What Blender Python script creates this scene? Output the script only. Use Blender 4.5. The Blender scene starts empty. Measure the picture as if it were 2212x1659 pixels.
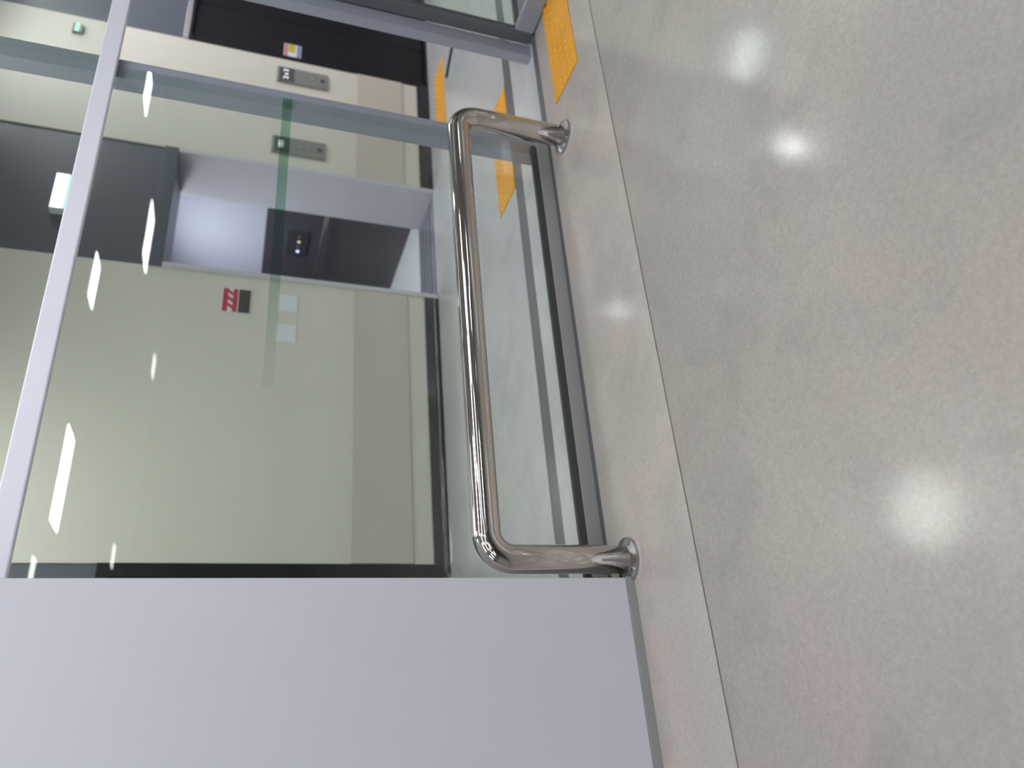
import bpy, bmesh, math, random
from mathutils import Vector, Matrix

random.seed(4)
SC = bpy.context.scene
COL = SC.collection

# ------------------------------------------------------------------ camera
# phone held on its side: world "up" is the left edge of the picture
H_, P_, R_ = 0.5067, 0.3306, -0.0848            # heading, pitch down, roll
F = Vector((math.sin(H_) * math.cos(P_), math.cos(H_) * math.cos(P_), -math.sin(P_)))
RT = Vector((math.cos(H_), -math.sin(H_), 0))
DN = F.cross(RT)
R2 = RT * math.cos(R_) + DN * math.sin(R_)
D2 = DN * math.cos(R_) - RT * math.sin(R_)
cd = bpy.data.cameras.new('camera')
cam = bpy.data.objects.new('camera', cd)
COL.objects.link(cam)
cd.sensor_fit = 'HORIZONTAL'
cd.sensor_width = 36.0
cd.lens = 1681.26 / 2212 * 36.0
cd.clip_start = 0.05
M = Matrix((D2, R2, -F)).transposed().to_4x4()
M.translation = Vector((0, 0, 1.5))
cam.matrix_world = M
cd.dof.use_dof = True
cd.dof.focus_distance = 2.75
cd.dof.aperture_fstop = 1.7
SC.camera = cam

# ------------------------------------------------------------------ world and exposure
w = bpy.data.worlds.new('world')
SC.world = w
w.use_nodes = True
w.node_tree.nodes['Background'].inputs[0].default_value = (0.9, 0.95, 1.0, 1)
w.node_tree.nodes['Background'].inputs[1].default_value = 0.05
SC.view_settings.view_transform = 'Standard'
SC.view_settings.look = 'None'
SC.view_settings.gamma = 1
SC.view_settings.use_curve_mapping = False
SC.view_settings.exposure = 0.0

HALL_L = 30.0      # luminous strength of the hall's strip lights
OVER_L = 10.5
LOBBY_L = 85.0

# ------------------------------------------------------------------ materials
def srgb(r, g, b):
    def f(c):
        c /= 255.0
        return c / 12.92 if c <= 0.04045 else ((c + 0.055) / 1.055) ** 2.4
    return (f(r), f(g), f(b), 1)

def new_mat(name):
    m = bpy.data.materials.new(name)
    m.use_nodes = True
    nt = m.node_tree
    return m, nt, nt.nodes['Principled BSDF']

def plain(name, col, rough=0.5, metal=0.0, var=0.06, scale=6.0, bump=0.0, bscale=200.0, spec=0.5):
    m, nt, b = new_mat(name)
    N, L = nt.nodes, nt.links
    tc = N.new('ShaderNodeTexCoord')
    nz = N.new('ShaderNodeTexNoise')
    nz.inputs['Scale'].default_value = scale
    nz.inputs['Detail'].default_value = 4
    L.new(tc.outputs['Object'], nz.inputs['Vector'])
    mx = N.new('ShaderNodeMix'); mx.data_type = 'RGBA'
    L.new(nz.outputs['Fac'], mx.inputs['Factor'])
    mx.inputs[6].default_value = tuple(c * (1 - var) for c in col[:3]) + (1,)
    mx.inputs[7].default_value = tuple(min(1, c * (1 + var)) for c in col[:3]) + (1,)
    L.new(mx.outputs[2], b.inputs['Base Color'])
    b.inputs['Roughness'].default_value = rough
    b.inputs['Metallic'].default_value = metal
    b.inputs['Specular IOR Level'].default_value = spec
    if bump:
        n2 = N.new('ShaderNodeTexNoise'); n2.inputs['Scale'].default_value = bscale
        L.new(tc.outputs['Object'], n2.inputs['Vector'])
        bp = N.new('ShaderNodeBump'); bp.inputs['Strength'].default_value = bump
        bp.inputs['Distance'].default_value = 0.002
        L.new(n2.outputs['Fac'], bp.inputs['Height'])
        L.new(bp.outputs['Normal'], b.inputs['Normal'])
    return m

def emit(name, col, strength):
    m, nt, b = new_mat(name)
    b.inputs['Base Color'].default_value = (0.6, 0.6, 0.6, 1)
    b.inputs['Emission Color'].default_value = col
    b.inputs['Emission Strength'].default_value = strength
    return m

def glass(name, tint, film=None):
    m = bpy.data.materials.new(name)
    m.use_nodes = True
    nt = m.node_tree
    N, L = nt.nodes, nt.links
    N.remove(N['Principled BSDF'])
    out = N['Material Output']
    tr = N.new('ShaderNodeBsdfTransparent'); tr.inputs[0].default_value = tint
    gl = N.new('ShaderNodeBsdfGlossy'); gl.inputs['Roughness'].default_value = 0.0
    gl.inputs['Color'].default_value = (1, 1, 1, 1)
    fr = N.new('ShaderNodeFresnel'); fr.inputs['IOR'].default_value = 1.5
    mx = N.new('ShaderNodeMixShader')
    # same reflectance on both faces of the thin pane
    ge = N.new('ShaderNodeNewGeometry')
    mr = N.new('ShaderNodeMapRange'); mr.inputs[3].default_value = 1.5; mr.inputs[4].default_value = 1 / 1.5
    L.new(ge.outputs['Backfacing'], mr.inputs[0]); L.new(mr.outputs[0], fr.inputs['IOR'])
    L.new(fr.outputs[0], mx.inputs[0]); L.new(tr.outputs[0], mx.inputs[1]); L.new(gl.outputs[0], mx.inputs[2])
    L.new(mx.outputs[0], out.inputs['Surface'])
    return m

def concrete(name, ca, cb, cc, rough, rvar, stain=1.0, coat=0.0):
    m, nt, b = new_mat(name)
    N, L = nt.nodes, nt.links
    tc = N.new('ShaderNodeTexCoord')
    def noise(scale, detail=5, rough_=0.55, dist=0.0):
        n = N.new('ShaderNodeTexNoise')
        n.inputs['Scale'].default_value = scale; n.inputs['Detail'].default_value = detail
        n.inputs['Roughness'].default_value = rough_; n.inputs['Distortion'].default_value = dist
        L.new(tc.outputs['Object'], n.inputs['Vector'])
        return n
    def ramp(src, lo, hi):
        r = N.new('ShaderNodeMapRange'); r.inputs[1].default_value = lo; r.inputs[2].default_value = hi
        L.new(src, r.inputs[0]); return r.outputs[0]
    def mix(f, a, bb, mode='MIX'):
        x = N.new('ShaderNodeMix'); x.data_type = 'RGBA'; x.blend_type = mode
        if isinstance(f, float): x.inputs['Factor'].default_value = f
        else: L.new(f, x.inputs['Factor'])
        for s, i in ((a, 6), (bb, 7)):
            if isinstance(s, tuple): x.inputs[i].default_value = s
            else: L.new(s, x.inputs[i])
        return x.outputs[2]
    big = noise(1.1, 3, 0.5, 0.6)
    med = noise(3.3, 5, 0.6, 0.4)
    fine = noise(70, 3, 0.7)
    speck = noise(260, 2, 0.7)
    c = mix(ramp(big.outputs['Fac'], 0.4, 0.6), ca, cb)
    c = mix(ramp(med.outputs['Fac'], 0.5, 0.72), c, cc)
    g = N.new('ShaderNodeMapRange'); g.inputs[1].default_value = 0.3; g.inputs[2].default_value = 0.7
    g.inputs[3].default_value = 1 - 0.1 * stain; g.inputs[4].default_value = 1 + 0.1 * stain
    L.new(fine.outputs['Fac'], g.inputs[0])
    g2 = N.new('ShaderNodeMapRange'); g2.inputs[1].default_value = 0.3; g2.inputs[2].default_value = 0.7
    g2.inputs[3].default_value = 1 - 0.12 * stain; g2.inputs[4].default_value = 1 + 0.12 * stain
    L.new(speck.outputs['Fac'], g2.inputs[0])
    mm = N.new('ShaderNodeMath'); mm.operation = 'MULTIPLY'
    L.new(g.outputs[0], mm.inputs[0]); L.new(g2.outputs[0], mm.inputs[1])
    vm = N.new('ShaderNodeVectorMath'); vm.operation = 'SCALE'
    L.new(c, vm.inputs[0]); L.new(mm.outputs[0], vm.inputs['Scale'])
    L.new(vm.outputs[0], b.inputs['Base Color'])
    rr = N.new('ShaderNodeMapRange'); rr.inputs[1].default_value = 0.35; rr.inputs[2].default_value = 0.65
    rr.inputs[3].default_value = rough - rvar; rr.inputs[4].default_value = rough + rvar
    L.new(med.outputs['Fac'], rr.inputs[0])
    L.new(rr.outputs[0], b.inputs['Roughness'])
    if coat:
        b.inputs['Coat Weight'].default_value = coat
        cr = N.new('ShaderNodeMapRange'); cr.inputs[1].default_value = 0.35; cr.inputs[2].default_value = 0.65
        cr.inputs[3].default_value = 0.09; cr.inputs[4].default_value = 0.15
        L.new(big.outputs['Fac'], cr.inputs[0]); L.new(cr.outputs[0], b.inputs['Coat Roughness'])
    bp = N.new('ShaderNodeBump'); bp.inputs['Strength'].default_value = 0.08; bp.inputs['Distance'].default_value = 0.001
    L.new(fine.outputs['Fac'], bp.inputs['Height']); L.new(bp.outputs['Normal'], b.inputs['Normal'])
    return m

M_CONC = concrete('polished_concrete', srgb(155, 151, 144), srgb(162, 153, 146), srgb(146, 143, 137), 0.36, 0.06, coat=0.5)
M_CONC2 = concrete('pale_glare_concrete', srgb(174, 168, 161), srgb(184, 173, 166), srgb(166, 161, 154), 0.36, 0.06, coat=0.5)  # paler than the main slab; lobby light and glass glare put in colour
M_LOBBY = concrete('lobby_floor', srgb(188, 188, 190), srgb(196, 194, 196), srgb(178, 180, 182), 0.2, 0.04, 0.4)
M_JOINT = plain('joint_filler', srgb(70, 66, 60), 0.8)
M_WHITE = plain('white_panel_paint', srgb(212, 212, 222), 0.45, var=0.03, scale=1.5, bump=0.05)
M_BASE = plain('grey_base_strip', srgb(150, 154, 152), 0.4)
M_CREAM = plain('cream_wall', srgb(216, 212, 201), 0.5, var=0.03, scale=1.2)
M_GUARD = plain('taupe_wall_board', srgb(200, 191, 180), 0.45, var=0.05, scale=2.0)
M_DARKP = plain('charcoal_panel', srgb(84, 90, 101), 0.35, var=0.08, scale=3)
M_BLACK = plain('black_door_steel', srgb(17, 18, 23), 0.3, var=0.1, scale=3, spec=0.3)
M_SKIRT = plain('black_skirting', srgb(36, 37, 45), 0.15, var=0.1)
M_ALU = plain('grey_aluminium', srgb(156, 162, 176), 0.4, 0.2, var=0.04)
M_ALUL = plain('pale_aluminium', srgb(230, 232, 243), 0.45, 0.1, var=0.03)
M_ALUD = plain('dark_grey_frame', srgb(104, 108, 114), 0.4, 0.3, var=0.04)
M_GASK = plain('dark_gasket', srgb(66, 68, 72), 0.5)
M_CHROME = plain('polished_stainless', srgb(198, 192, 186), 0.06, 1.0, var=0.02)
M_BRUSH = plain('brushed_stainless', srgb(190, 188, 190), 0.25, 1.0, var=0.04, scale=30)
M_JAMB = plain('pale_jamb', srgb(202, 200, 208), 0.35, 0.0, var=0.04)
M_SILL = plain('aluminium_sill', srgb(150, 152, 166), 0.25, 0.3)
M_FRAME = plain('sill_rail_grey', srgb(160, 160, 158), 0.4, 0.0)
M_CARW = plain('car_white_panel', srgb(184, 184, 198), 0.35, var=0.04, scale=2)
M_CARD = plain('car_dark_panel', srgb(66, 64, 74), 0.3, var=0.08, scale=3)
M_CARF = plain('car_white_floor', srgb(246, 246, 250), 0.3, var=0.02)
M_YEL = plain('yellow_tactile', srgb(226, 160, 42), 0.5, var=0.1, scale=12)
M_PLATE = plain('grey_call_plate', srgb(142, 140, 136), 0.4, 0.2, var=0.05)
M_PLATED = plain('dark_display', srgb(84, 84, 82), 0.25)
M_PAPER = plain('white_paper', srgb(226, 230, 234), 0.6, var=0.03)
M_RED = plain('sign_red', srgb(190, 62, 78), 0.5)
M_SIGNK = plain('sign_dark', srgb(70, 66, 66), 0.5)
M_PINK = plain('sticker_pink', srgb(206, 120, 140), 0.5)
M_SYEL = plain('sticker_yellow', srgb(196, 186, 80), 0.5)
M_SBLUE = plain('sticker_blue', srgb(140, 148, 190), 0.5)
M_MATTK = plain('matte_black', srgb(40, 40, 44), 0.6)
M_CEIL = plain('ceiling_board', srgb(206, 206, 208), 0.8, var=0.03)
M_WALLH = plain('hall_wall_paint', srgb(176, 176, 176), 0.6, var=0.04, scale=1.0)
M_GLASS = glass('clear_green_glass', (0.93, 0.96, 0.94, 1))
M_GLASSD = glass('door_glass', (0.94, 0.965, 0.96, 1))
M_FILM = glass('green_film', (0.70, 0.85, 0.77, 1))
_n, _l = M_FILM.node_tree.nodes, M_FILM.node_tree.links          # printed film fading out along its length
_t = _n.new('ShaderNodeTexCoord'); _sx = _n.new('ShaderNodeSeparateXYZ'); _mr = _n.new('ShaderNodeMapRange'); _mc = _n.new('ShaderNodeMix')
_mc.data_type = 'RGBA'; _mr.inputs[1].default_value = -0.75; _mr.inputs[2].default_value = 0.25
_l.new(_t.outputs['Object'], _sx.inputs[0]); _l.new(_sx.outputs[0], _mr.inputs[0]); _l.new(_mr.outputs[0], _mc.inputs['Factor'])
_mc.inputs[6].default_value = (0.97, 0.985, 0.975, 1); _mc.inputs[7].default_value = (0.66, 0.82, 0.73, 1)
_l.new(_mc.outputs[2], [n for n in _n if n.type == 'BSDF_TRANSPARENT'][0].inputs[0])
M_OVER = emit('overhead_fill_diffuser', (0.95, 0.97, 1, 1), OVER_L)
M_LIGHT = emit('hall_diffuser', (0.93, 0.96, 1, 1), HALL_L)
M_LIGHTD = emit('hall_small_diffuser', (0.97, 1.0, 0.93, 1), HALL_L * 0.4)
M_DOWN = emit('downlight_lens', (0.95, 0.97, 1, 1), LOBBY_L * 1.5)
M_DOWNS = emit('frosted_downlight_lens', (0.97, 1.0, 0.96, 1), LOBBY_L * 0.2)
M_LPAN = emit('lobby_fill_diffuser', (0.97, 0.98, 0.97, 1), LOBBY_L * 0.34)
M_CARL = emit('car_diffuser', (0.9, 0.92, 1, 1), 17)
M_SIGNW = emit('sign_white_glow', (0.95, 0.97, 1, 1), 3.0)
M_SIGNG = emit('sign_green_glow', (0.1, 0.75, 0.5, 1), 1.2)
M_REFLG = emit('green_reflection_glow', (0.02, 0.85, 0.35, 1), 1.1)
M_LEDB = emit('blue_led', (0.45, 0.5, 1, 1), 2.0)
M_LEDA = emit('amber_led', (0.9, 0.6, 0.2, 1), 0.6)
M_TXT = emit('display_text', (1, 1, 1, 1), 1.2)

# ------------------------------------------------------------------ mesh helpers
def tag(o, label=None, cat=None, group=None, kind=None):
    if label: o['label'] = label
    if cat: o['category'] = cat
    if group: o['group'] = group
    if kind: o['kind'] = kind
    return o

def empty(name, loc):
    o = bpy.data.objects.new(name, None)
    o.empty_display_size = 0.1
    COL.objects.link(o)
    o.location = loc
    return o

def wloc(o):
    v = Vector(o.location)
    while o.parent:
        o = o.parent
        v += Vector(o.location)
    return v

def link(name, bm, mat, parent=None, origin=(0, 0, 0), smooth=False):
    """bm is given in world coordinates; the object sits at origin."""
    o0 = Vector(origin)
    bmesh.ops.translate(bm, verts=bm.verts, vec=-o0)
    bmesh.ops.recalc_face_normals(bm, faces=bm.faces)
    me = bpy.data.meshes.new(name)
    bm.to_mesh(me); bm.free()
    me.materials.append(mat)
    if smooth:
        for p in me.polygons: p.use_smooth = True
    o = bpy.data.objects.new(name, me)
    COL.objects.link(o)
    if parent:
        o.parent = parent
        o.location = o0 - wloc(parent)
    else:
        o.location = o0
    return o

def add_box(bm, x0, x1, y0, y1, z0, z1, bev=0.0):
    t = bmesh.new()
    r = bmesh.ops.create_cube(t, size=1)
    for v in t.verts:
        v.co = Vector(((x0 + x1) / 2 + v.co.x * (x1 - x0), (y0 + y1) / 2 + v.co.y * (y1 - y0), (z0 + z1) / 2 + v.co.z * (z1 - z0)))
    if bev:
        bmesh.ops.bevel(t, geom=t.edges[:], offset=bev, segments=2, affect='EDGES', profile=0.6)
    me = bpy.data.meshes.new('tmp'); t.to_mesh(me); t.free()
    bm.from_mesh(me); bpy.data.meshes.remove(me)

def box(name, x0, x1, y0, y1, z0, z1, mat, parent=None, bev=0.0):
    bm = bmesh.new()
    add_box(bm, x0, x1, y0, y1, z0, z1, bev)
    return link(name, bm, mat, parent, ((x0 + x1) / 2, (y0 + y1) / 2, z0))

def add_cyl(bm, c, r0, r1, h, seg=24, axis='z'):
    t = bmesh.new()
    bmesh.ops.create_cone(t, cap_ends=True, segments=seg, radius1=r0, radius2=r1, depth=h)
    for v in t.verts: v.co.z += h / 2
    if axis == 'y':
        for v in t.verts: v.co = Vector((v.co.x, -v.co.z, v.co.y))
    if axis == 'x':
        for v in t.verts: v.co = Vector((-v.co.z, v.co.y, v.co.x))
    for v in t.verts: v.co += Vector(c)
    me = bpy.data.meshes.new('tmp'); t.to_mesh(me); t.free()
    bm.from_mesh(me); bpy.data.meshes.remove(me)

def cyl(name, c, r0, r1, h, mat, parent=None, seg=24, axis='z'):
    bm = bmesh.new(); add_cyl(bm, c, r0, r1, h, seg, axis)
    return link(name, bm, mat, parent, c)

def round_path(pts, rad, n=12):
    pts = [Vector(p) for p in pts]
    out = [pts[0]]
    for a, b, c in zip(pts, pts[1:], pts[2:]):
        d1 = (a - b).normalized(); d2 = (c - b).normalized()
        ang = d1.angle(d2)
        t = rad / math.tan(ang / 2)
        cen = b + (d1 + d2).normalized() * (rad / math.sin(ang / 2))
        s, e = b + d1 * t - cen, b + d2 * t - cen
        tot = s.angle(e); ax = s.cross(e).normalized()
        for i in range(n + 1):
            out.append(cen + Matrix.Rotation(tot * i / n, 3, ax) @ s)
    out.append(pts[-1])
    return out

def add_tube(bm, path, r, seg=24):
    rings = []
    up = None
    for i, p in enumerate(path):
        if i == 0: d = path[1] - p
        elif i == len(path) - 1: d = p - path[i - 1]
        else: d = (path[i + 1] - path[i]).normalized() + (p - path[i - 1]).normalized()
        d.normalize()
        if up is None:
            up = d.orthogonal().normalized()
        up = (up - d * up.dot(d)).normalized()
        sd = d.cross(up)
        rings.append([bm.verts.new(p + (up * math.cos(2 * math.pi * k / seg) + sd * math.sin(2 * math.pi * k / seg)) * r) for k in range(seg)])
    for a, b in zip(rings, rings[1:]):
        for k in range(seg):
            bm.faces.new((a[k], a[(k + 1) % seg], b[(k + 1) % seg], b[k]))
    bm.faces.new(rings[0]); bm.faces.new(rings[-1])

def tube(name, path, r, mat, parent=None, origin=None, seg=24):
    bm = bmesh.new(); add_tube(bm, [Vector(p) for p in path], r, seg)
    return link(name, bm, mat, parent, origin or path[0], smooth=True)

def text(name, s, size, loc, mat, parent):
    """flat lettering standing upright, facing the hall (-Y)"""
    cu = bpy.data.curves.new('tmp_text', 'FONT')
    cu.body = s; cu.size = size; cu.align_x = 'CENTER'; cu.align_y = 'CENTER'; cu.extrude = 0.001
    t = bpy.data.objects.new('tmp_text', cu)
    COL.objects.link(t)
    bpy.context.view_layer.update()
    dg = bpy.context.evaluated_depsgraph_get()
    me = bpy.data.meshes.new_from_object(t.evaluated_get(dg))
    bpy.data.objects.remove(t); bpy.data.curves.remove(cu)
    me.transform(Matrix.Rotation(math.pi / 2, 4, 'X'))
    me.materials.clear(); me.materials.append(mat)
    me.name = name
    o = bpy.data.objects.new(name, me); COL.objects.link(o)
    o.parent = parent
    o.location = Vector(loc) - wloc(parent)
    return o

def st(o): return tag(o, kind='structure')

# ------------------------------------------------------------------ setting: floors, ceiling, hall walls
YG = 2.93          # face of the glazed partition
YB = 5.35          # elevator wall of the lobby
ZC = 3.80          # ceiling

floor = st(empty('floor', (3, 0, 0)))
box('slab', -5, 15, -15, 2.251, -0.12, 0, M_CONC, floor)
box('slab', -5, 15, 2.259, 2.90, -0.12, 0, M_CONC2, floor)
box('joint', -5, 15, 2.251, 2.259, -0.12, -0.004, M_JOINT, floor)
box('lobby_slab', -5, 15, 3.445, YB + 0.02, -0.12, 0, M_LOBBY, floor)
box('pale_border', -5, 15, 2.96, 3.325, -0.12, 0, M_LOBBY, floor)
box('dark_strip', -5, 15, 3.325, 3.445, -0.12, 0.0, M_ALUD, floor)
box('threshold', -5, 15, 2.90, 2.96, -0.12, 0.001, M_ALUD, floor)

st(box('ceiling', -5, 15, -15, 7.6, ZC, ZC + 0.1, M_CEIL))
st(box('wall_hall_end', -5, 15, -15.1, -15, 0, ZC, M_WALLH))
st(box('wall_hall_side', -5.1, -5, -15, 7.6, 0, ZC, M_WALLH))
st(box('wall_far_side', 15, 15.1, -15, 7.6, 0, ZC, M_WALLH))

# white panelled wall standing proud of the glass, nearest the camera
wl = st(box('wall_left', -5, 0.69, 2.715, 2.945, 0.035, ZC, M_WHITE, bev=0.006))
st(box('baseboard_left', -5, 0.693, 2.711, 2.945, 0, 0.035, M_BASE))
# solid wall on the far right of the partition
st(box('wall_right', 6.9, 15, 2.90, 3.05, 0, ZC, M_WHITE))

# ------------------------------------------------------------------ glazed partition
win = st(empty('window_1', (1.9, YG, 0)))
box('sill_rail', 0.693, 3.225, YG, 2.957, 0, 0.07, M_FRAME, win, 0.004)
box('gasket', 0.72, 3.15, YG + 0.006, 2.957, 0.07, 0.105, M_GASK, win, 0.003)
box('edge_channel', 0.693, 0.722, 2.945, 3.02, 0.07, ZC, M_ALUL, win, 0.002)
box('mullion', 3.105, 3.225, 2.958, 3.04, 0, ZC, M_ALU, win, 0.004)
box('pane', 0.722, 3.165, 2.945, 2.955, 0.105, 2.2, M_GLASS, win)
box('transom_pane', 0.722, 3.165, 2.945, 2.955, 2.2, ZC, M_GLASS, win)
box('film_stripe', 1.52, 3.16, 2.942, 2.9445, 1.385, 1.43, M_FILM, win)
st(box('trim_1', 0.69, 6.9, 2.91, 2.944, 2.178, 2.256, M_ALUL, bev=0.006))      # long pale transom bar

win2 = st(empty('window_2', (5.4, YG, 0)))
box('sill_rail', 4.1, 6.9, YG, 3.02, 0, 0.07, M_FRAME, win2, 0.004)
box('gasket', 4.1, 6.84, YG + 0.006, 2.957, 0.07, 0.105, M_GASK, win2, 0.003)
box('mullion', 3.955, 4.05, 2.985, 3.05, 0, ZC, M_ALU, win2, 0.004)
box('mullion', 6.84, 6.9, 2.958, 3.06, 0, ZC, M_ALU, win2, 0.004)
box('pane', 4.1, 6.85, 2.945, 2.955, 0.105, 2.2, M_GLASS, win2)
box('transom_pane', 3.17, 6.85, 2.945, 2.955, 2.2, ZC, M_GLASS, win2)

# open glazed door leaf, hinged on the right jamb and swung out into the hall
d1 = st(empty('door_1', (4.07, 2.9, 0)))
DX0, DX1 = 4.05, 4.095
box('hinge_stile', DX0, DX1, 2.90, 2.982, 0.012, 2.15, M_ALUD, d1, 0.004)
box('lock_stile', DX0, DX1, 2.17, 2.24, 0.012, 2.15, M_ALU, d1, 0.004)
box('bottom_rail', DX0, DX1, 2.24, 2.90, 0.012, 0.125, M_ALU, d1, 0.004)
box('top_rail', DX0, DX1, 2.24, 2.90, 2.08, 2.15, M_ALU, d1, 0.004)
box('pane', DX0 + 0.018, DX1 - 0.018, 2.24, 2.90, 0.125, 2.08, M_GLASSD, d1)
hd = tube('handle', round_path([(DX0, 2.205, 0.8), (DX0 - 0.06, 2.205, 0.8), (DX0 - 0.06, 2.205, 1.2), (DX0, 2.205, 1.2)], 0.025, 6), 0.012, M_CHROME, d1, seg=12)
cyl('pivot', (4.072, 2.945, 0), 0.035, 0.032, 0.012, M_ALUD, d1)

# ------------------------------------------------------------------ lobby: elevator wall
wb = st(empty('wall_back', (3, YB, 0)))
for x0, x1 in ((1.45, 3.73), (4.93, 6.25), (7.45, 15)):
    box('cream_panel', x0, x1, YB, YB + 0.12, 0.12, ZC, M_CREAM, wb, 0.003)
    box('wall_guard', x0 + 0.005, x1 - 0.005, YB - 0.012, YB, 0.27, 0.71, M_GUARD, wb, 0.003)
    st(box('baseboard_back', x0, x1, YB - 0.012, YB + 0.1, 0, 0.12, M_SKIRT, bev=0.002))
box('cream_panel', -5, 0.4, YB, YB + 0.12, 0.12, ZC, M_CREAM, wb, 0.003)
for x0, x1 in ((0.4, 1.45), (3.73, 4.93), (6.25, 7.45)):
    box('head_panel', x0, x1, YB + 0.015, YB + 0.1, 2.27, ZC, M_DARKP, wb)

# dark closed door beside the white wall
d2 = st(empty('door_2', (0.9, YB, 0)))
box('jamb', 1.36, 1.45, YB - 0.015, YB + 0.1, 0, 2.2, M_BLACK, d2, 0.003)
box('jamb', 0.4, 0.46, YB - 0.015, YB + 0.1, 0, 2.2, M_BLACK, d2, 0.003)
box('lintel', 0.4, 1.45, YB - 0.015, YB + 0.1, 2.2, 2.27, M_BLACK, d2, 0.003)
box('leaf', 0.46, 1.36, YB + 0.03, YB + 0.07, 0.005, 2.2, M_DARKP, d2, 0.003)
cyl('handle', (0.53, YB + 0.03, 1.0), 0.012, 0.012, 0.06, M_BRUSH, d2, 12, 'y')

# black closed elevator entrance
d3 = st(empty('door_3', (6.85, YB, 0)))
box('jamb', 6.25, 6.29, YB - 0.01, YB + 0.12, 0, 2.2, M_BLACK, d3, 0.003)
box('jamb', 7.41, 7.45, YB - 0.01, YB + 0.12, 0, 2.2, M_BLACK, d3, 0.003)
box('lintel', 6.25, 7.45, YB - 0.01, YB + 0.12, 2.2, 2.225, M_BLACK, d3, 0.003)
box('head_strip', 6.25, 7.45, YB - 0.012, YB + 0.12, 2.225, 2.27, M_BRUSH, d3, 0.003)
box('door_leaf', 6.29, 6.848, YB + 0.06, YB + 0.1, 0.02, 2.2, M_BLACK, d3, 0.003)
box('door_leaf', 6.852, 7.41, YB + 0.06, YB + 0.1, 0.02, 2.2, M_BLACK, d3, 0.003)
box('sill', 6.25, 7.45, YB - 0.01, YB + 0.12, -0.02, 0.02, M_SKIRT, d3)

# open elevator entrance
d4 = st(empty('door_4', (4.33, YB, 0)))
box('jamb', 4.89, 4.93, YB - 0.015, YB + 0.5, 0, 2.16, M_JAMB, d4, 0.003)
box('jamb', 3.73, 3.77, YB - 0.015, YB + 0.5, 0, 2.16, M_JAMB, d4, 0.003)
box('lintel', 3.73, 4.93, YB - 0.015, YB + 0.5, 2.16, 2.27, M_DARKP, d4, 0.003)
box('sill', 3.73, 4.93, YB + 0.02, 5.93, -0.06, 0.002, M_SILL, d4)
for k in range(3):
    box('track_groove', 3.77, 4.89, YB + 0.16 + 0.12 * k, YB + 0.175 + 0.12 * k, 0.002, 0.004, M_GASK, d4)

car = tag(empty('elevator_car', (4.3, 6.7, 0)), 'lit elevator car with white floor standing open at the middle entrance', 'elevator')
CX0, CX1, CY0, CY1 = 3.4, 5.2, 5.93, 7.45
box('car_floor', CX0, CX1, CY0, CY1, -0.06, 0.0, M_CARF, car)
box('car_wall', CX1, CX1 + 0.04, CY0, CY1, 0, 1.42, M_CARD, car)
box('car_wall', CX1, CX1 + 0.04, CY0, CY1, 1.42, 2.4, M_CARW, car)
box('car_wall', CX0 - 0.04, CX0, CY0, CY1, 0, 2.4, M_CARD, car)
box('car_wall', CX0, CX1, CY1, CY1 + 0.04, 0, 2.4, M_CARD, car)
box('front_return', 4.93, CX1, CY0 - 0.08, CY0, 0, 2.4, M_JAMB, car)
box('front_return', CX0, 3.73, CY0 - 0.08, CY0, 0, 2.4, M_JAMB, car)
box('car_ceiling', CX0, CX1, CY0 - 0.08, CY1, 2.4, 2.44, M_CARW, car)
box('ceiling_lamp', CX0 + 0.5, CX1 - 0.5, CY0 + 0.4, CY1 - 0.4, 2.38, 2.4, M_CARL, car)
hr = tube('handrail', round_path([(CX1, 6.1, 0.86), (CX1 - 0.06, 6.1, 0.86), (CX1 - 0.06, 7.25, 0.86), (CX1, 7.25, 0.86)], 0.03, 6), 0.019, M_CHROME, car, seg=16)
bp_ = box('button_panel', CX1 - 0.02, CX1, 6.55, 6.95, 1.0, 1.2, M_BRUSH, car, 0.003)
for i in range(4):
    cyl('button', (CX1 - 0.02, 6.62 + 0.08 * i, 1.08), 0.016, 0.016, 0.006, (M_LEDB, M_PLATED, M_LEDA, M_PLATED)[3 - i], bp_, 12, 'x')

# ------------------------------------------------------------------ stainless guard rail in front of the glass
RX0, RX1, RY, RZ, RR = 0.765, 3.045, 2.735, 0.587, 0.056
gr = tag(empty('guard_rail', (1.9, RY, 0)), 'low polished stainless guard rail bolted to the floor before the glass', 'rail')
tube('rail_tube', round_path([(RX0, RY, 0.01), (RX0, RY, RZ), (RX1, RY, RZ), (RX1, RY, 0.01)], 0.1, 14), RR, M_CHROME, gr, (1.9, RY, 0.01), 40)
for x in (RX0, RX1):
    bm = bmesh.new()
    add_cyl(bm, (x, RY, 0), 0.09, 0.088, 0.012, 40)
    add_cyl(bm, (x, RY, 0.012), 0.088, 0.058, 0.012, 40)
    fl = link('floor_flange', bm, M_BRUSH, gr, (x, RY, 0))
    for k in range(4):
        a = math.pi / 4 + k * math.pi / 2
        cyl('bolt', (x + 0.074 * math.cos(a), RY + 0.074 * math.sin(a), 0.015), 0.007, 0.006, 0.008, M_CHROME, fl, 6)

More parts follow.
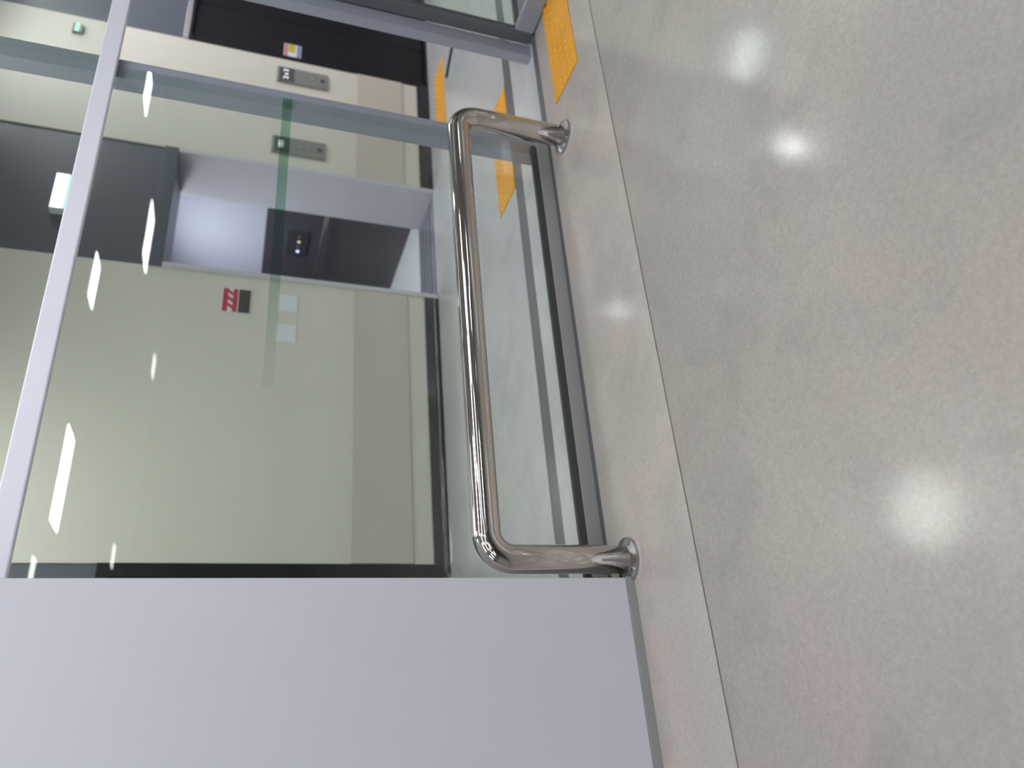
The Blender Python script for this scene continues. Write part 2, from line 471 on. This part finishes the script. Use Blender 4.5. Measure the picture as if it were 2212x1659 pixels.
# ------------------------------------------------------------------ yellow tactile tiles
tm = None
def tactile(x, y, label, group):
    global tm
    o = empty('tactile_tile', (x, y, 0))
    tag(o, label, 'tile', group)
    if tm is None:
        b1 = bmesh.new(); add_box(b1, -0.149, 0.149, -0.149, 0.149, 0.0, 0.006, 0.002)
        m1 = bpy.data.meshes.new('plate'); b1.to_mesh(m1); b1.free(); m1.materials.append(M_YEL)
        b2 = bmesh.new()
        for i in range(5):
            for j in range(5):
                add_cyl(b2, (-0.12 + 0.06 * i, -0.12 + 0.06 * j, 0.006), 0.017, 0.011, 0.005, 10)
        m2 = bpy.data.meshes.new('studs'); b2.to_mesh(m2); b2.free(); m2.materials.append(M_YEL)
        tm = (m1, m2)
    a = bpy.data.objects.new('plate', tm[0]); COL.objects.link(a); a.parent = o
    s = bpy.data.objects.new('studs', tm[1]); COL.objects.link(s); s.parent = o; s['kind'] = 'stuff'
    return o
POS = ('left', 'middle', 'right')
for i in range(3):
    tactile(3.46 + 0.3 * i, 2.61, 'yellow tactile tile on the hall side of the doorway, %s of three' % POS[i], 'tactile tiles outside the glass door')
for i in range(3):
    tactile(3.46 + 0.3 * i, 3.597, 'yellow tactile tile just inside the doorway, %s of three' % POS[i], 'tactile tiles inside the glass door')
for i in range(3):
    tactile(5.34 + 0.3 * i, 4.96, 'yellow tactile tile by the elevator call plates, %s of three' % POS[i], 'tactile tiles below the call plates')

tag(tube('dark_curved_strip', [(5.86, 4.36, 0.008), (5.83, 4.45, 0.008), (5.79, 4.54, 0.008), (5.74, 4.62, 0.008), (5.68, 4.70, 0.008)], 0.013, M_MATTK, seg=8),
    'short dark curved strip lying on the lobby floor beside the yellow tiles', 'strip')  # short dark line on the floor, modelled as a thin bent tube

# ------------------------------------------------------------------ call plates, notices, signs
def call_plate(x, txt, label):
    o = tag(empty('call_plate', (x, YB - 0.02, 0.98)), label, 'call panel', 'elevator call plates')
    box('plate', x - 0.095, x + 0.095, YB - 0.02, YB, 0.98, 1.44, M_PLATE, o, 0.004)
    d = box('display', x - 0.085, x + 0.085, YB - 0.024, YB - 0.02, 1.29, 1.42, M_PLATED, o, 0.002)
    text('lettering', txt, 0.062, (x, YB - 0.026, 1.36), M_TXT, d)
    for z in (1.2, 1.12):
        cyl('button', (x, YB - 0.02, z), 0.02, 0.02, 0.006, M_BRUSH, o, 20, 'y')
    box('key_slot', x - 0.02, x + 0.02, YB - 0.023, YB - 0.02, 1.01, 1.05, M_PLATED, o, 0.001)
    return o
call_plate(5.16, '1B1', 'grey elevator call plate seen through the glass, display reading 1B1')
call_plate(6.03, '2 v 3', 'grey elevator call plate seen through the open doorway, beside the black entrance')

nt = tag(empty('warning_notice', (3.49, YB - 0.008, 1.5)), 'small red, white and black notice on cream wall beside the open elevator', 'notice')
box('board', 3.38, 3.6, YB - 0.008, YB, 1.5, 1.71, M_PAPER, nt, 0.001)
box('red_band', 3.385, 3.595, YB - 0.010, YB - 0.008, 1.668, 1.705, M_RED, nt)
box('red_band', 3.385, 3.595, YB - 0.010, YB - 0.008, 1.598, 1.632, M_RED, nt)
bm = bmesh.new()
for k in range(3):
    x = 3.41 + 0.06 * k
    vs = [bm.verts.new(p) for p in ((x, YB - 0.0095, 1.63), (x + 0.03, YB - 0.0095, 1.63), (x + 0.06, YB - 0.0095, 1.67), (x + 0.03, YB - 0.0095, 1.67))]
    bm.faces.new(vs)
link('red_stripes', bm, M_RED, nt, (3.49, YB - 0.0095, 1.63))
box('dark_band', 3.385, 3.595, YB - 0.010, YB - 0.008, 1.505, 1.59, M_SIGNK, nt)

for x, lab in ((3.52, 'pale paper notice on cream wall, the one nearer the open elevator'), (3.25, 'pale paper notice on cream wall, the one farther from the elevator')):
    o = tag(empty('paper_notice', (x, YB - 0.004, 1.16)), lab, 'notice', 'pale notices on the cream wall')
    box('sheet', x - 0.075, x + 0.075, YB - 0.003, YB, 1.16, 1.305, M_PAPER, o)
    box('holder', x - 0.08, x + 0.08, YB - 0.006, YB, 1.153, 1.163, M_ALUL, o)

sk = tag(empty('sticker_plate', (6.415, YB + 0.06, 1.235)), 'small colourful striped plate at the edge of the black elevator entrance', 'sticker')
box('backing', 6.30, 6.53, YB + 0.05, YB + 0.06, 1.235, 1.395, M_PAPER, sk, 0.001)
box('pink_band', 6.305, 6.525, YB + 0.048, YB + 0.05, 1.36, 1.39, M_PINK, sk)
box('yellow_band', 6.42, 6.525, YB + 0.048, YB + 0.05, 1.29, 1.355, M_SYEL, sk)
box('blue_band', 6.305, 6.525, YB + 0.048, YB + 0.05, 1.24, 1.275, M_SBLUE, sk)

lb = tag(empty('light_box_sign', (4.27, YB, 2.83)), 'glowing white sign box with green edge above the open elevator', 'sign')
box('housing', 4.1, 4.44, YB - 0.06, YB + 0.015, 2.83, 2.975, M_ALUL, lb, 0.004)
box('lit_face', 4.11, 4.43, YB - 0.064, YB - 0.06, 2.885, 2.968, M_SIGNW, lb)
box('green_band', 4.11, 4.43, YB - 0.064, YB - 0.06, 2.838, 2.882, M_SIGNG, lb)

ld = tag(empty('reflection_unit', (6.08, YB, 3.05)), 'added wall unit standing in for a green indicator lamp high beside the elevator', 'reflection')  # green streak mirrored in the glass, built as an added glowing unit
box('case', 6.03, 6.13, YB - 0.03, YB, 3.05, 3.13, M_PLATE, ld, 0.004)
box('lamp', 6.035, 6.125, YB - 0.033, YB - 0.03, 3.075, 3.105, M_REFLG, ld)

# ------------------------------------------------------------------ lamps
def strip_light(x, y, ln, wd, mat, label, group):
    o = tag(empty('ceiling_light', (x, y, ZC)), label, 'light', group)
    box('housing', x - ln / 2, x + ln / 2, y - wd / 2, y + wd / 2, ZC - 0.04, ZC, M_ALUL, o, 0.004)
    box('diffuser', x - ln / 2 + 0.012, x + ln / 2 - 0.012, y - wd / 2 + 0.012, y + wd / 2 - 0.012, ZC - 0.05, ZC - 0.04, mat, o)
    return o
G1 = 'strip lights mirrored in the glass'
strip_light(4.30, -5.6, 1.4, 0.6, M_LIGHT, 'long strip light mirrored brightest, low beside the pale transom', G1)
strip_light(11.5, -9.5, 1.5, 0.8, M_LIGHT, 'strip light mirrored in the glass before the dark panel above the open elevator', G1)
strip_light(7.3, -5.15, 0.8, 0.45, M_LIGHT, 'small light mirrored close to the pale transom, between two longer bright ones', G1)
strip_light(12.8, -6.5, 0.9, 0.55, M_LIGHT, 'short light mirrored on the glass beside the doorway mullion', G1)
strip_light(2.8, -4.9, 0.4, 0.25, M_LIGHTD, 'dim light mirrored low in the corner by the white wall and transom', G1)
strip_light(10.5, -13.7, 0.6, 0.5, M_LIGHTD, 'faint light mirrored over the upper cream wall', G1)
strip_light(4.9, -11.65, 0.5, 0.3, M_LIGHTD, 'faint light mirrored beside the white wall above the dark door', G1)
ROWS = ((2.0, (-3.0, -0.6, 1.8)), (1.2, (0.6, 3.0, 4.6)), (0.4, (-3.0, -0.6, 1.8, 4.2)), (-0.8, (-1.8, 0.6, 3.0)), (-2.1, (-3.0, -0.6, 1.8)), (-4.0, (-3.0, -0.6)))
for y, xs in ROWS:  # added fill lights over the hall floor, kept out of view
    for x in xs:
        strip_light(x, y, 1.5, 0.3, M_OVER, 'added fill strip light, unseen above the concrete floor', 'added overhead fill lights')

def downlight(x, y, label, r=0.085, mat=None):
    o = tag(empty('downlight', (x, y, ZC)), label, 'light', 'lobby downlights')
    bm = bmesh.new(); add_cyl(bm, (x, y, ZC - 0.03), r + 0.02, r + 0.03, 0.03, 32)
    link('rim', bm, M_ALUL, o, (x, y, ZC - 0.03))
    cyl('lens', (x, y, ZC - 0.034), r, r, 0.004, mat or M_DOWN, o, 32)
downlight(5.77, 4.70, 'lobby downlight mirrored as the brightest spot on the concrete floor')
downlight(7.4, 4.9, 'lobby downlight mirrored as the faint glow high on the concrete floor', 0.3, M_DOWNS)
downlight(1.72, 4.59, 'lobby downlight mirrored as the soft spot low on the concrete floor', 0.32, M_DOWNS)
for x, y, hw in ((0.6, 3.55, 0.22), (1.4, 3.2, 0.22), (7.0, 3.3, 0.3), (7.9, 3.4, 0.3), (9.2, 4.2, 0.3)):  # added fill panels, unseen, to even out the lobby light
    o = tag(empty('fill_panel_light', (x, y, ZC)), 'added square fill light, out of view over the lobby', 'light', 'added lobby fill lights')
    box('frame', x - hw, x + hw, y - hw, y + hw, ZC - 0.03, ZC, M_ALUL, o, 0.003)
    box('diffuser', x - hw + 0.02, x + hw - 0.02, y - hw + 0.02, y + hw - 0.02, ZC - 0.036, ZC - 0.03, M_LPAN, o)
